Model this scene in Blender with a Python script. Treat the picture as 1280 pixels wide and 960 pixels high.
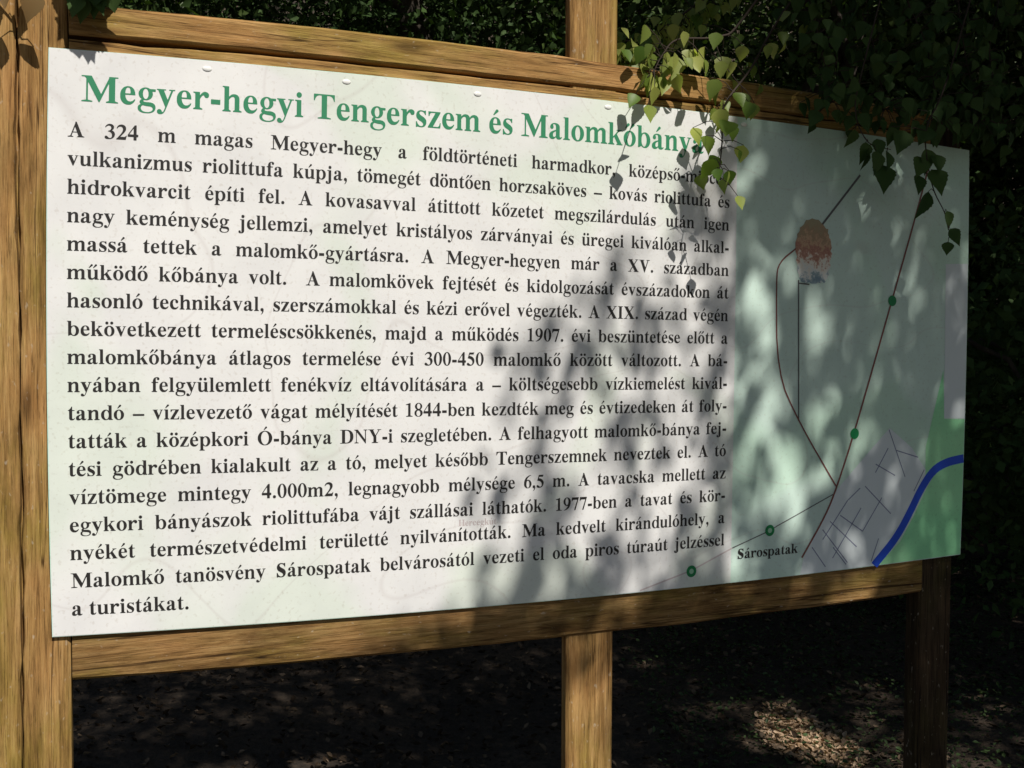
import bpy, bmesh, math, random
import numpy as np
from mathutils import Vector, Matrix

# ------------------------------------------------------------------ clear
for o in list(bpy.data.objects):
    bpy.data.objects.remove(o, do_unlink=True)
scene = bpy.context.scene
C = scene.collection
RNG = np.random.default_rng(7)
random.seed(7)

# ------------------------------------------------------------------ camera, sky, sun, exposure
cam_d = bpy.data.cameras.new("camera")
cam = bpy.data.objects.new("camera", cam_d); C.objects.link(cam)
cam_d.sensor_width = 36.0
cam_d.lens = 36.0 * 1250 / 1280
cam_d.clip_start = 0.05
cam_d.clip_end = 500
cam.matrix_world = (Matrix.Translation((0, 0, 1.6)) @ Matrix.Rotation(math.pi/2 - 0.0311, 4, 'X')
                    @ Matrix.Rotation(0.0081, 4, 'Z'))
scene.camera = cam

YAW = 0.3884
BD = np.array([math.cos(YAW), math.sin(YAW), 0.0])       # along the board
BN = np.array([math.sin(YAW), -math.cos(YAW), 0.0])      # out of its face
BP = np.array([-0.7838, 1.6979, 1.6 - 0.4928])           # lower left corner of the panel
SUN = 0.62*BN + 0.11*BD + np.array([0, 0, 0.74])
SUN = SUN/np.linalg.norm(SUN)

sun_d = bpy.data.lights.new("sun", 'SUN')
sun_d.energy = 4.6
sun_d.angle = math.radians(0.53)
sun_d.color = (1.0, 0.95, 0.87)
sun = bpy.data.objects.new("sun", sun_d); C.objects.link(sun)
sun.location = Vector(SUN)*30
sun.rotation_euler = Vector(SUN).to_track_quat('Z', 'Y').to_euler()

world = bpy.data.worlds.new("World"); scene.world = world
world.use_nodes = True
wn = world.node_tree
sky = wn.nodes.new('ShaderNodeTexSky')
sky.sky_type = 'NISHITA'; sky.sun_disc = False
sky.sun_elevation = math.asin(SUN[2])
sky.sun_rotation = math.atan2(SUN[0], SUN[1])
bg = wn.nodes['Background']
wn.links.new(sky.outputs[0], bg.inputs[0])
bg.inputs[1].default_value = 0.055

vs = scene.view_settings
vs.view_transform = 'Standard'; vs.look = 'None'
vs.exposure = 0.05; vs.gamma = 1.0
vs.use_curve_mapping = False
scene.cycles.use_denoising = True
scene.cycles.max_bounces = 8
scene.cycles.transparent_max_bounces = 8

# ------------------------------------------------------------------ helpers
def tag(o, label=None, cat=None, group=None, kind=None):
    if label: o['label'] = label
    if cat: o['category'] = cat
    if group: o['group'] = group
    if kind: o['kind'] = kind
    return o

def empty(name, loc, rotz=0.0):
    o = bpy.data.objects.new(name, None); C.objects.link(o)
    o.empty_display_size = 0.1
    o.location = loc; o.rotation_euler = (0, 0, rotz)
    return o

def link_mesh(name, me, mats, parent=None):
    o = bpy.data.objects.new(name, me); C.objects.link(o)
    for m in (mats if isinstance(mats, (list, tuple)) else [mats]):
        me.materials.append(m)
    if parent: o.parent = parent
    return o

def mesh_np(name, V, F, k):
    """V (n,3); F flat list of polygons of k corners (array m,k)"""
    me = bpy.data.meshes.new(name)
    V = np.asarray(V, np.float32); F = np.asarray(F, np.int32)
    me.vertices.add(len(V)); me.vertices.foreach_set('co', V.ravel())
    me.loops.add(F.size); me.loops.foreach_set('vertex_index', F.ravel())
    me.polygons.add(len(F))
    me.polygons.foreach_set('loop_start', np.arange(0, F.size, k, dtype=np.int32))
    me.polygons.foreach_set('loop_total', np.full(len(F), k, np.int32))
    me.update(calc_edges=True)
    return me

# ------------------------------------------------------------------ materials
def mat(name):
    m = bpy.data.materials.new(name); m.use_nodes = True
    nt = m.node_tree
    return m, nt, nt.nodes['Principled BSDF']

def N(nt, t, **kw):
    n = nt.nodes.new(t)
    for k, v in kw.items():
        if k in n.inputs: n.inputs[k].default_value = v
        else: setattr(n, k, v)
    return n

def ramp(nt, fac, stops):
    r = nt.nodes.new('ShaderNodeValToRGB')
    e = r.color_ramp.elements
    while len(e) < len(stops): e.new(0.5)
    for el, (p, c) in zip(e, stops):
        el.position = p; el.color = (*c, 1) if len(c) == 3 else c
    nt.links.new(fac, r.inputs[0])
    return r.outputs[0]

def plain(name, col, rough=0.6, spec=0.3):
    m, nt, b = mat(name)
    b.inputs['Base Color'].default_value = (*col, 1)
    b.inputs['Roughness'].default_value = rough
    b.inputs['Specular IOR Level'].default_value = spec
    return m

def mixc(nt, fac, a, b, mode='MIX'):
    n = nt.nodes.new('ShaderNodeMix'); n.data_type = 'RGBA'; n.blend_type = mode
    for s, v in ((0, fac), (6, a), (7, b)):
        if isinstance(v, bpy.types.NodeSocket): nt.links.new(v, n.inputs[s])
        elif isinstance(v, (int, float)): n.inputs[s].default_value = v
        else: n.inputs[s].default_value = (*v, 1)
    return n.outputs[2]

def wood(name, axis, light, mid, dark, seed=0.0, swirl=0.5, stain=0.5):
    m, nt, b = mat(name)
    tc = N(nt, 'ShaderNodeTexCoord')
    def stretched(sc, off, k=0.045):
        mp = N(nt, 'ShaderNodeMapping')
        s = [sc, sc, sc]; s[axis] = sc*k
        mp.inputs['Scale'].default_value = s
        mp.inputs['Location'].default_value = (seed+off, seed*1.7+off, seed*.6)
        nt.links.new(tc.outputs['Object'], mp.inputs[0])
        return mp.outputs[0]
    # growth rings, cut lengthwise
    n1 = N(nt, 'ShaderNodeTexNoise', Scale=16.0, Detail=8.0, Roughness=0.68, Distortion=swirl)
    nt.links.new(stretched(5, 0, 0.06), n1.inputs['Vector'])
    # fine fibres and pores
    n2 = N(nt, 'ShaderNodeTexNoise', Scale=130.0, Detail=4.0, Roughness=0.75)
    nt.links.new(stretched(4, 3, 0.03), n2.inputs['Vector'])
    # weathering in patches
    n3 = N(nt, 'ShaderNodeTexNoise', Scale=6.0, Detail=5.0, Roughness=0.65)
    nt.links.new(stretched(1.6, 7, 0.35), n3.inputs['Vector'])
    n4 = N(nt, 'ShaderNodeTexNoise', Scale=9.0, Detail=6.0, Roughness=0.7)
    nt.links.new(stretched(1.3, 17, 0.30), n4.inputs['Vector'])
    c1 = ramp(nt, n1.outputs[0], [(0.30, dark), (0.46, mid), (0.66, light)])
    tint = ramp(nt, n3.outputs[0], [(0.34, (0.80, 0.92, 0.62)), (0.5, (1.0, 1.0, 1.0)), (0.66, (1.10, 1.0, 1.02))])
    col = mixc(nt, 1.0, c1, tint, 'MULTIPLY')
    c2 = ramp(nt, n2.outputs[0], [(0.34, (0.26, .23, .20)), (0.45, (0.88, .87, .86)), (0.60, (1.06, 1.05, 1.04)), (0.70, (1.5, 1.45, 1.4))])
    col = mixc(nt, 0.9, col, c2, 'MULTIPLY')
    st_ = ramp(nt, n4.outputs[0], [(0.34, (0.42, .38, .34)), (0.47, (0.9, .88, .86)), (0.56, (1, 1, 1))])
    col = mixc(nt, stain, col, st_, 'MULTIPLY')
    # drying checks along the grain
    n5 = N(nt, 'ShaderNodeTexNoise', Scale=9.0, Detail=3.0, Roughness=0.5)
    nt.links.new(stretched(4, 41, 0.02), n5.inputs['Vector'])
    ck = ramp(nt, n5.outputs[0], [(0.565, (1, 1, 1)), (0.573, (0.18, .14, .11)), (0.578, (0.18, .14, .11)), (0.588, (1, 1, 1))])
    col = mixc(nt, 0.9, col, ck, 'MULTIPLY')
    # knots
    vo = N(nt, 'ShaderNodeTexVoronoi', Scale=1.0)
    nt.links.new(stretched(9, 23, 0.28), vo.inputs['Vector'])
    kn = ramp(nt, vo.outputs['Distance'], [(0.05, (0.25, .2, .16)), (0.11, (0.75, .7, .65)), (0.16, (1, 1, 1))])
    col = mixc(nt, 0.8, col, kn, 'MULTIPLY')
    v = N(nt, 'ShaderNodeTexNoise', Scale=120.0, Detail=2.0)
    nt.links.new(stretched(1, 31, 0.5), v.inputs['Vector'])
    sp = ramp(nt, v.outputs[0], [(0.66, (0, 0, 0)), (0.78, (0.5, .5, .5))])
    col = mixc(nt, sp, col, (0.55, .47, .36))
    nt.links.new(col, b.inputs['Base Color'])
    b.inputs['Roughness'].default_value = 0.8
    b.inputs['Specular IOR Level'].default_value = 0.15
    mx = mixc(nt, 0.6, n1.outputs[0], n2.outputs[0])
    bp = N(nt, 'ShaderNodeBump', Strength=0.55, Distance=0.003)
    nt.links.new(mx, bp.inputs['Height'])
    nt.links.new(bp.outputs[0], b.inputs['Normal'])
    return m

W_L, W_M, W_D = (0.49, 0.310, 0.122), (0.335, 0.195, 0.066), (0.14, 0.074, 0.025)
wood_x = wood("weathered_wood_rail", 0, W_L, W_M, W_D, 1.0, 0.4, 0.6)
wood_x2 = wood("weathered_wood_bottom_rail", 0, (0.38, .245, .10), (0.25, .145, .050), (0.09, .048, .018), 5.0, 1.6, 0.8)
wood_z = wood("weathered_wood_post", 2, W_L, W_M, W_D, 9.0, 0.4, 0.6)
wood_shaded = wood("shade_dark_wood_post", 2, (0.08, .056, .030), (0.05, .032, .016), (0.022, .014, .008), 13.0, 0.5, 0.7)  # darkened post wood for the right post, its deep shade put into the colour

def panel_mat(name, base, green, faint):
    m, nt, b = mat(name)
    tc = N(nt, 'ShaderNodeTexCoord')
    n1 = N(nt, 'ShaderNodeTexNoise', Scale=2.6, Detail=2.5, Roughness=0.5, Distortion=0.6)
    nt.links.new(tc.outputs['Object'], n1.inputs['Vector'])
    c = ramp(nt, n1.outputs[0], [(0.50, base), (0.60, green)])
    n2 = N(nt, 'ShaderNodeTexNoise', Scale=7.0, Detail=4.0, Roughness=0.6)
    nt.links.new(tc.outputs['Object'], n2.inputs['Vector'])
    c2 = ramp(nt, n2.outputs[0], [(0.3, (0.90, 0.90, 0.91)), (0.62, (1, 1, 1))])
    c = mixc(nt, 1.0, c, c2, 'MULTIPLY')
    # faint printed contour lines showing through
    n3 = N(nt, 'ShaderNodeTexNoise', Scale=1.5, Detail=1.5, Roughness=0.45, Distortion=0.3)
    nt.links.new(tc.outputs['Object'], n3.inputs['Vector'])
    ml = N(nt, 'ShaderNodeMath', operation='MULTIPLY'); ml.inputs[1].default_value = 9.0
    nt.links.new(n3.outputs[0], ml.inputs[0])
    fr = N(nt, 'ShaderNodeMath', operation='FRACT'); nt.links.new(ml.outputs[0], fr.inputs[0])
    ln = ramp(nt, fr.outputs[0], [(0.475, (0, 0, 0)), (0.5, (faint,)*3), (0.525, (0, 0, 0))])
    c = mixc(nt, ln, c, (0.45, 0.38, 0.36))
    # dust specks
    n4 = N(nt, 'ShaderNodeTexNoise', Scale=130.0, Detail=2.0)
    nt.links.new(tc.outputs['Object'], n4.inputs['Vector'])
    d = ramp(nt, n4.outputs[0], [(0.30, (0.90, .88, .86)), (0.42, (1, 1, 1))])
    c = mixc(nt, 1.0, c, d, 'MULTIPLY')
    nt.links.new(c, b.inputs['Base Color'])
    b.inputs['Roughness'].default_value = 0.38
    b.inputs['Specular IOR Level'].default_value = 0.35
    nb = N(nt, 'ShaderNodeTexNoise', Scale=3.5, Detail=2.0)
    nt.links.new(tc.outputs['Object'], nb.inputs['Vector'])
    bp = N(nt, 'ShaderNodeBump', Strength=0.25, Distance=0.02)
    nt.links.new(nb.outputs[0], bp.inputs['Height'])
    nt.links.new(bp.outputs[0], b.inputs['Normal'])
    return m

m_map = panel_mat("printed_map", (0.65, 0.82, 0.73), (0.59, 0.80, 0.66), 0.16)
m_text = panel_mat("printed_text_field", (0.815, 0.81, 0.80), (0.74, 0.79, 0.715), 0.20)
m_green = plain("heading_green_ink", (0.035, 0.235, 0.115), 0.45)
m_black = plain("black_ink", (0.025, 0.023, 0.022), 0.45)
m_blue = plain("river_blue_ink", (0.018, 0.085, 0.62), 0.4)
m_field = panel_mat("field_green_ink", (0.33, 0.80, 0.42), (0.40, 0.82, 0.45), 0.0)
m_lilac = plain("residential_lilac_ink", (0.72, 0.78, 0.80), 0.4)
m_road = plain("road_red_ink", (0.22, 0.075, 0.065), 0.45)
m_path = plain("path_grey_ink", (0.12, 0.12, 0.12), 0.45)
m_faint = plain("faint_pink_ink", (0.58, 0.50, 0.50), 0.45)
m_street = plain("street_ink", (0.22, 0.24, 0.36), 0.45)
m_marker = plain("marker_green_ink", (0.01, 0.24, 0.075), 0.4)
m_marker2 = plain("marker_pale_ink", (0.35, 0.62, 0.42), 0.4)
m_white = plain("white_paint", (0.85, 0.85, 0.83), 0.25, 0.5)

def leaf_mat(name, c1, c2, trans=0.35, rough=0.45, spec=0.35, low=0.0):
    m = bpy.data.materials.new(name); m.use_nodes = True
    nt = m.node_tree
    b = nt.nodes['Principled BSDF']; out = nt.nodes['Material Output']
    g = N(nt, 'ShaderNodeNewGeometry')
    col = ramp(nt, g.outputs['Random Per Island'], [(low, c1), (1.0, c2)])
    nt.links.new(col, b.inputs['Base Color'])
    b.inputs['Roughness'].default_value = rough
    b.inputs['Specular IOR Level'].default_value = spec
    t = N(nt, 'ShaderNodeBsdfTranslucent')
    tcol = mixc(nt, 1.0, col, (1.3, 1.5, 0.6), 'MULTIPLY')
    nt.links.new(tcol, t.inputs[0])
    mx = N(nt, 'ShaderNodeMixShader'); mx.inputs[0].default_value = trans
    nt.links.new(b.outputs[0], mx.inputs[1]); nt.links.new(t.outputs[0], mx.inputs[2])
    nt.links.new(mx.outputs[0], out.inputs['Surface'])
    return m

m_birch = leaf_mat("birch_leaf", (0.09, 0.17, 0.025), (0.44, 0.46, 0.13), 0.42)
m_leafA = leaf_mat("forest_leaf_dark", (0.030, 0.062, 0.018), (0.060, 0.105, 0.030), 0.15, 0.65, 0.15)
m_leafB = leaf_mat("forest_leaf_mid", (0.040, 0.078, 0.018), (0.085, 0.130, 0.035), 0.2)
m_litter = leaf_mat("dry_leaf", (0.035, 0.024, 0.016), (0.22, 0.16, 0.11), 0.1, 0.8, 0.05, 0.5)
m_cover = leaf_mat("ground_cover_leaf", (0.035, 0.065, 0.02), (0.07, 0.11, 0.04), 0.2)
m_brownleaf = leaf_mat("browned_leaf", (0.22, 0.14, 0.06), (0.34, 0.22, 0.10), 0.3)

def bark(name, a, c):
    m, nt, b = mat(name)
    tc = N(nt, 'ShaderNodeTexCoord')
    mp = N(nt, 'ShaderNodeMapping'); mp.inputs['Scale'].default_value = (9, 9, 2)
    nt.links.new(tc.outputs['Object'], mp.inputs[0])
    n = N(nt, 'ShaderNodeTexNoise', Scale=2.0, Detail=6.0, Roughness=0.65)
    nt.links.new(mp.outputs[0], n.inputs['Vector'])
    nt.links.new(ramp(nt, n.outputs[0], [(0.35, a), (0.65, c)]), b.inputs['Base Color'])
    b.inputs['Roughness'].default_value = 0.85
    bp = N(nt, 'ShaderNodeBump', Strength=0.8, Distance=0.02)
    nt.links.new(n.outputs[0], bp.inputs['Height']); nt.links.new(bp.outputs[0], b.inputs['Normal'])
    return m
m_bark = bark("dark_bark", (0.025, 0.02, 0.015), (0.075, 0.06, 0.045))
m_birchbark = bark("birch_bark", (0.05, 0.045, 0.04), (0.45, 0.43, 0.40))
m_twig = plain("twig_bark", (0.05, 0.038, 0.03), 0.8, 0.15)

# ------------------------------------------------------------------ the ground
def ground_h(x, y):
    s = np.clip((y - 8.0)/16.0, 0, 1)
    hill = 10.0*s*s*(3-2*s)
    return hill + 0.05*np.sin(x*1.3+1)*np.sin(y*1.1) + 0.03*np.sin(x*3.7)*np.cos(y*4.3+.5)

def make_ground():
    m, nt, b = mat("forest_soil")
    tc = N(nt, 'ShaderNodeTexCoord')
    n1 = N(nt, 'ShaderNodeTexNoise', Scale=1.2, Detail=8.0, Roughness=0.65)
    n2 = N(nt, 'ShaderNodeTexNoise', Scale=28.0, Detail=6.0, Roughness=0.7)
    for n in (n1, n2): nt.links.new(tc.outputs['Object'], n.inputs['Vector'])
    c1 = ramp(nt, n1.outputs[0], [(0.35, (0.04, .028, .018)), (0.65, (0.09, .063, .042))])
    c2 = ramp(nt, n2.outputs[0], [(0.35, (0.35, .33, .3)), (0.55, (1, 1, 1)), (0.7, (1.8, 1.6, 1.4))])
    nt.links.new(mixc(nt, 0.9, c1, c2, 'MULTIPLY'), b.inputs['Base Color'])
    b.inputs['Roughness'].default_value = 0.9
    bp = N(nt, 'ShaderNodeBump', Strength=0.9, Distance=0.03)
    nt.links.new(n2.outputs[0], bp.inputs['Height']); nt.links.new(bp.outputs[0], b.inputs['Normal'])
    def spread(n, near, far):
        t = np.linspace(-1, 1, n)
        return np.sign(t)*(np.abs(t)*near + np.abs(t)**5*far)
    xs = spread(141, 14, 140); ys = spread(141, 16, 140) + 4
    X, Y = np.meshgrid(xs, ys)
    V = np.stack([X.ravel(), Y.ravel(), ground_h(X, Y).ravel()], 1)
    i = np.arange(140*141).reshape(140, 141)[:, :140].ravel()
    F = np.stack([i, i+1, i+142, i+141], 1)
    me = mesh_np("ground", V, F, 4)
    for p in me.polygons: p.use_smooth = True
    tag(link_mesh("ground", me, m), kind='structure')
make_ground()

# ------------------------------------------------------------------ lettering: a bold roman face drawn as outlines
def bez(p0, p1, p2, p3, n=12):
    t = np.linspace(0, 1, n+1)[1:, None]
    return ((1-t)**3)*p0 + 3*((1-t)**2)*t*p1 + 3*(1-t)*t*t*p2 + t**3*p3

def path(s):
    tk = s.split(); i = 0; out = []; cur = None
    f = lambda k: np.array([float(tk[k]), float(tk[k+1])])
    while i < len(tk):
        c = tk[i]
        if c in 'ML': cur = f(i+1); out.append(cur[None]); i += 3
        elif c == 'C':
            b = bez(cur, f(i+1), f(i+3), f(i+5)); out.append(b); cur = b[-1]; i += 7
        else: i += 1
    return np.concatenate(out)
def R(x0, y0, x1, y1): return np.array([(x0, y0), (x1, y0), (x1, y1), (x0, y1)], float)
def EL(cx, cy, rx, ry, n=40):
    a = np.linspace(0, 2*np.pi, n, endpoint=False)
    return np.stack([cx+rx*np.cos(a), cy+ry*np.sin(a)], 1)
def FS(x0, x1, s0, s1, y=0, d=1):            # bracketed foot (d=1) or head (d=-1) serif
    return np.array([(x0, y), (x1, y), (x1, y+d*22), (s1, y+d*48), (s0, y+d*48), (x0, y+d*22)], float)
def FLAG(x0, s1, y):                          # lower-case head flag
    return np.array([(x0, y), (s1, y), (s1, y-60), (s1-130, y-60), (s1-135, y-35), (x0, y-24)], float)

ARCH = "M 195 395 C 230 450 275 473 335 473 C 425 473 475 420 475 330 L 475 20 L 345 20 L 345 330 C 345 380 330 400 300 400 C 260 400 225 370 195 320"
G = {}
def g(ch, w, add, sub=(), post=()): G[ch] = (w, list(add), list(sub), list(post))
P = path
# --- lower case
g('a', 500, [P("M 60 350 C 60 430 140 473 230 473 C 330 473 395 430 395 340 L 395 95 C 395 62 402 50 417 50 C 430 50 440 60 452 76 L 478 56 C 452 10 410 -14 360 -14 C 310 -14 275 10 262 60 C 235 10 190 -14 135 -14 C 70 -14 25 30 25 92 C 25 190 130 235 262 270 L 262 350 C 262 410 245 438 200 438 C 170 438 155 425 160 405 C 175 380 180 365 180 350 C 180 310 155 290 120 290 C 82 290 60 315 60 350")],
  [P("M 262 232 C 192 205 157 170 157 112 C 157 75 174 55 200 55 C 227 55 247 75 262 100")])
BOWL_R = ([EL(318, 229, 205, 244)], [EL(288, 229, 98, 200)])
g('b', 556, [EL(318, 229, 205, 244)], [EL(286, 229, 98, 203), R(0, -50, 100, 500)], [P("M 65 -5 L 95 -5 L 195 45 L 195 676 L 65 676"), FLAG(15, 195, 676)])
g('c', 444, [P("M 415 130 C 378 40 310 -14 225 -14 C 105 -14 25 85 25 225 C 25 375 115 473 235 473 C 330 473 402 420 402 350 C 402 310 375 285 338 285 C 300 285 278 308 276 345 C 274 390 285 438 235 438 C 185 438 160 370 160 270 C 160 150 200 75 270 75 C 320 75 358 100 388 145")])
g('d', 556, [EL(238, 229, 205, 244)], [EL(268, 229, 98, 203), R(456, -50, 600, 500)], [R(365, 20, 495, 676), FLAG(312, 495, 676), P("M 365 0 L 545 0 L 545 28 L 495 48 L 365 60")])
g('e', 444, [P("M 412 130 C 375 40 310 -14 225 -14 C 105 -14 25 85 25 225 C 25 375 115 473 230 473 C 345 473 408 390 410 250 L 155 250 C 160 150 200 75 270 75 C 320 75 357 100 387 145")],
  [P("M 155 284 L 287 284 C 290 380 277 440 229 440 C 181 440 160 380 155 284")])
g('f', 333, [R(75, 20, 205, 461), R(15, 425, 310, 461), FS(15, 270, 75, 205), P("M 75 425 L 75 500 C 75 620 150 691 260 691 C 330 691 372 655 372 605 C 372 570 350 548 315 548 C 280 548 260 570 258 600 C 257 630 262 655 240 655 C 212 655 205 620 205 540 L 205 425")])
g('g', 500, [EL(228, 305, 182, 168)], [EL(228, 305, 72, 136)], [P("M 330 440 L 483 440 L 483 372 L 375 372"),
  P("M 130 165 C 60 125 50 60 112 30 C 40 10 20 -40 25 -80 C 30 -160 120 -205 240 -205 C 380 -205 483 -140 483 -40 C 483 50 410 88 310 88 L 215 92 C 165 95 150 120 195 145 L 150 170")])
G['g'] = (500, [EL(228, 305, 182, 168)], [EL(228, 305, 72, 136)], [P("M 330 440 L 483 440 L 483 372 L 375 372"),
  P("M 130 165 C 60 125 50 60 112 30 C 40 10 20 -40 25 -80 C 30 -160 120 -205 240 -205 C 300 -205 350 -195 390 -175 L 330 -166 C 300 -172 280 -172 260 -172 C 200 -172 130 -160 110 -95 C 100 -60 110 -15 160 5 C 200 -10 250 -15 310 -18 C 370 -20 410 -40 410 -85 C 410 -125 370 -155 320 -165 L 390 -178 C 450 -150 483 -100 483 -40 C 483 50 410 88 310 88 L 215 92 C 165 95 150 120 195 145 L 150 170")])
g('h', 556, [R(65, 20, 195, 676), FLAG(15, 195, 676), FS(15, 245, 65, 195), P(ARCH), FS(300, 540, 345, 475)])
IST = [R(70, 20, 200, 461), FLAG(18, 200, 461), FS(16, 258, 70, 200)]
g('i', 278, IST + [EL(135, 600, 76, 76, 24)])
JST = [FLAG(30, 235, 461), P("M 105 461 L 235 461 L 235 -60 C 235 -160 170 -205 70 -205 C 0 -205 -42 -170 -42 -125 C -42 -90 -20 -66 16 -66 C 50 -66 72 -90 72 -122 C 72 -150 68 -172 83 -172 C 100 -172 105 -120 105 -60")]
g('j', 333, JST + [EL(170, 600, 76, 76, 24)])
g('k', 556, [R(65, 20, 195, 676), FLAG(15, 195, 676), FS(15, 245, 65, 195), P("M 190 240 L 190 190 L 440 440 L 378 440"), P("M 215 270 L 318 345 L 515 20 L 362 20"), R(320, 435, 505, 461), R(315, 0, 546, 26)])
g('l', 278, [R(70, 20, 200, 676), FLAG(18, 200, 676), FS(16, 258, 70, 200)])
sh = lambda p, dx, dy=0: p + np.array([dx, dy])
g('m', 833, [R(65, 20, 195, 461), FLAG(15, 195, 461), FS(15, 245, 65, 195), P(ARCH), FS(300, 520, 345, 475), sh(P(ARCH), 280), FS(578, 818, 625, 755)])
g('n', 556, [R(65, 20, 195, 461), FLAG(15, 195, 461), FS(15, 245, 65, 195), P(ARCH), FS(300, 540, 345, 475)])
g('o', 500, [EL(250, 229, 226, 244)], [EL(250, 229, 88, 208)])
g('p', 556, [EL(318, 229, 205, 244)], [EL(286, 229, 98, 203), R(0, -50, 100, 500)], [R(65, -190, 195, 461), FLAG(15, 195, 461), FS(15, 265, 65, 195, -205)])
g('r', 444, [R(65, 20, 195, 461), FLAG(15, 195, 461), FS(15, 260, 65, 195), P("M 195 370 C 225 440 275 473 330 473 C 395 473 432 435 432 385 C 432 342 405 315 366 315 C 330 315 310 335 304 365 C 298 385 280 385 262 372 C 235 350 205 310 195 270")])
SP = P("M 345 345 L 320 345 C 300 405 255 440 205 440 C 165 440 140 420 140 390 C 140 350 190 325 245 295 C 315 258 362 215 362 140 C 362 50 290 -14 195 -14 C 160 -14 120 0 92 0 C 78 0 70 -5 62 -14 L 38 -14 L 38 150 L 64 150 C 82 70 135 20 190 20 C 235 20 262 42 262 75 C 262 115 220 140 160 170 C 85 208 40 250 40 325 C 40 410 105 473 195 473 C 235 473 265 458 290 458 C 302 458 312 463 320 473 L 345 473")
g('s', 389, [SP])
g('t', 333, [P("M 75 425 L 15 425 L 15 440 C 90 480 140 540 175 625 L 205 625 L 205 461 L 308 461 L 308 425 L 205 425 L 205 110 C 205 70 215 55 240 55 C 262 55 280 72 300 105 L 324 90 C 295 20 250 -12 185 -12 C 110 -12 75 35 75 110")])
g('u', 556, [P("M 65 461 L 195 461 L 195 140 C 195 85 210 58 245 58 C 280 58 315 80 345 125 L 345 461 L 475 461 L 475 20 L 345 0 L 345 62 C 310 12 265 -14 205 -14 C 115 -14 65 40 65 140"), FLAG(15, 195, 461), FLAG(300, 475, 461), P("M 345 0 L 530 0 L 530 26 L 475 46 L 345 60")])
VT = [P("M 38 450 L 186 450 L 306 150 L 264 -14 L 234 -14"), P("M 240 -14 L 266 -14 L 440 450 L 388 450 L 262 110"), R(12, 435, 252, 461), R(325, 435, 488, 461)]
g('v', 500, VT)
g('y', 500, VT + [P("M 236 10 L 272 2 C 240 -80 205 -205 100 -205 C 50 -205 18 -175 18 -132 C 18 -94 43 -70 78 -70 C 116 -70 136 -94 142 -122 C 148 -152 172 -152 194 -105")])
g('z', 444, [P("M 30 461 L 415 461 L 415 438 L 178 34 L 318 34 C 365 34 385 80 395 150 L 422 150 L 414 0 L 20 0 L 20 22 L 256 426 L 152 426 C 97 426 77 390 67 325 L 40 325")])
# --- capitals
g('A', 722, [P("M 108 15 L 162 15 L 362 590 L 330 640"), P("M 330 690 L 384 690 L 642 15 L 470 15 L 300 510"), R(200, 200, 480, 238), FS(10, 250, 108, 162), FS(402, 712, 470, 642)])
g('D', 722, [P("M 110 676 L 330 676 C 560 676 692 560 692 340 C 692 120 560 0 330 0 L 110 0"), R(15, 0, 265, 28), R(15, 648, 265, 676)], [P("M 265 640 L 315 640 C 460 640 525 540 525 340 C 525 140 460 36 315 36 L 265 36")])
g('H', 778, [R(100, 20, 255, 656), R(523, 20, 678, 656), R(200, 318, 560, 358), FS(20, 335, 100, 255), FS(443, 758, 523, 678), FS(20, 335, 100, 255, 676, -1), FS(443, 758, 523, 678, 676, -1)])
g('I', 389, [R(115, 20, 273, 656), FS(30, 358, 115, 273), FS(30, 358, 115, 273, 676, -1)])
g('M', 944, [R(128, 20, 172, 650), P("M 62 676 L 262 676 L 512 190 L 460 0 L 440 0 L 130 600"), P("M 440 0 L 462 0 L 760 660 L 700 660 L 474 160"), R(690, 20, 845, 676), FS(15, 290, 128, 172), R(15, 648, 240, 676), FS(618, 926, 690, 845), R(690, 648, 926, 676)])
g('N', 722, [R(106, 20, 150, 650), P("M 25 676 L 200 676 L 612 130 L 618 -15 L 590 -15 L 110 600"), R(574, -10, 618, 660), FS(15, 250, 106, 150), FS(488, 706, 574, 618, 676, -1), R(15, 648, 160, 676)])
g('O', 778, [EL(389, 338, 352, 352)], [EL(389, 338, 186, 318)])
g('S', 556, [SP*np.array([1.36, 1.447]) + np.array([4, 1])])
g('T', 667, [R(256, 20, 411, 660), R(30, 640, 637, 676), P("M 30 650 L 30 490 L 58 490 C 75 590 120 640 215 640"), P("M 637 650 L 637 490 L 609 490 C 592 590 547 640 452 640"), FS(140, 527, 256, 411)])
g('V', 722, [P("M 88 660 L 268 660 L 432 200 L 376 -15 L 344 -15"), P("M 350 -15 L 378 -15 L 612 660 L 560 660 L 372 160"), R(15, 648, 345, 676), R(482, 648, 706, 676)])
g('X', 722, [P("M 60 660 L 255 660 L 665 16 L 462 16"), P("M 100 20 L 160 20 L 622 655 L 560 655"), R(25, 648, 330, 676), R(470, 648, 695, 676), R(15, 0, 240, 28), R(385, 0, 705, 28)])
g('Y', 722, [P("M 85 660 L 262 660 L 436 300 L 286 300"), P("M 340 290 L 392 290 L 612 655 L 560 655"), R(286, 20, 441, 330), R(12, 648, 335, 676), R(480, 648, 708, 676), FS(195, 532, 286, 441)])
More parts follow.
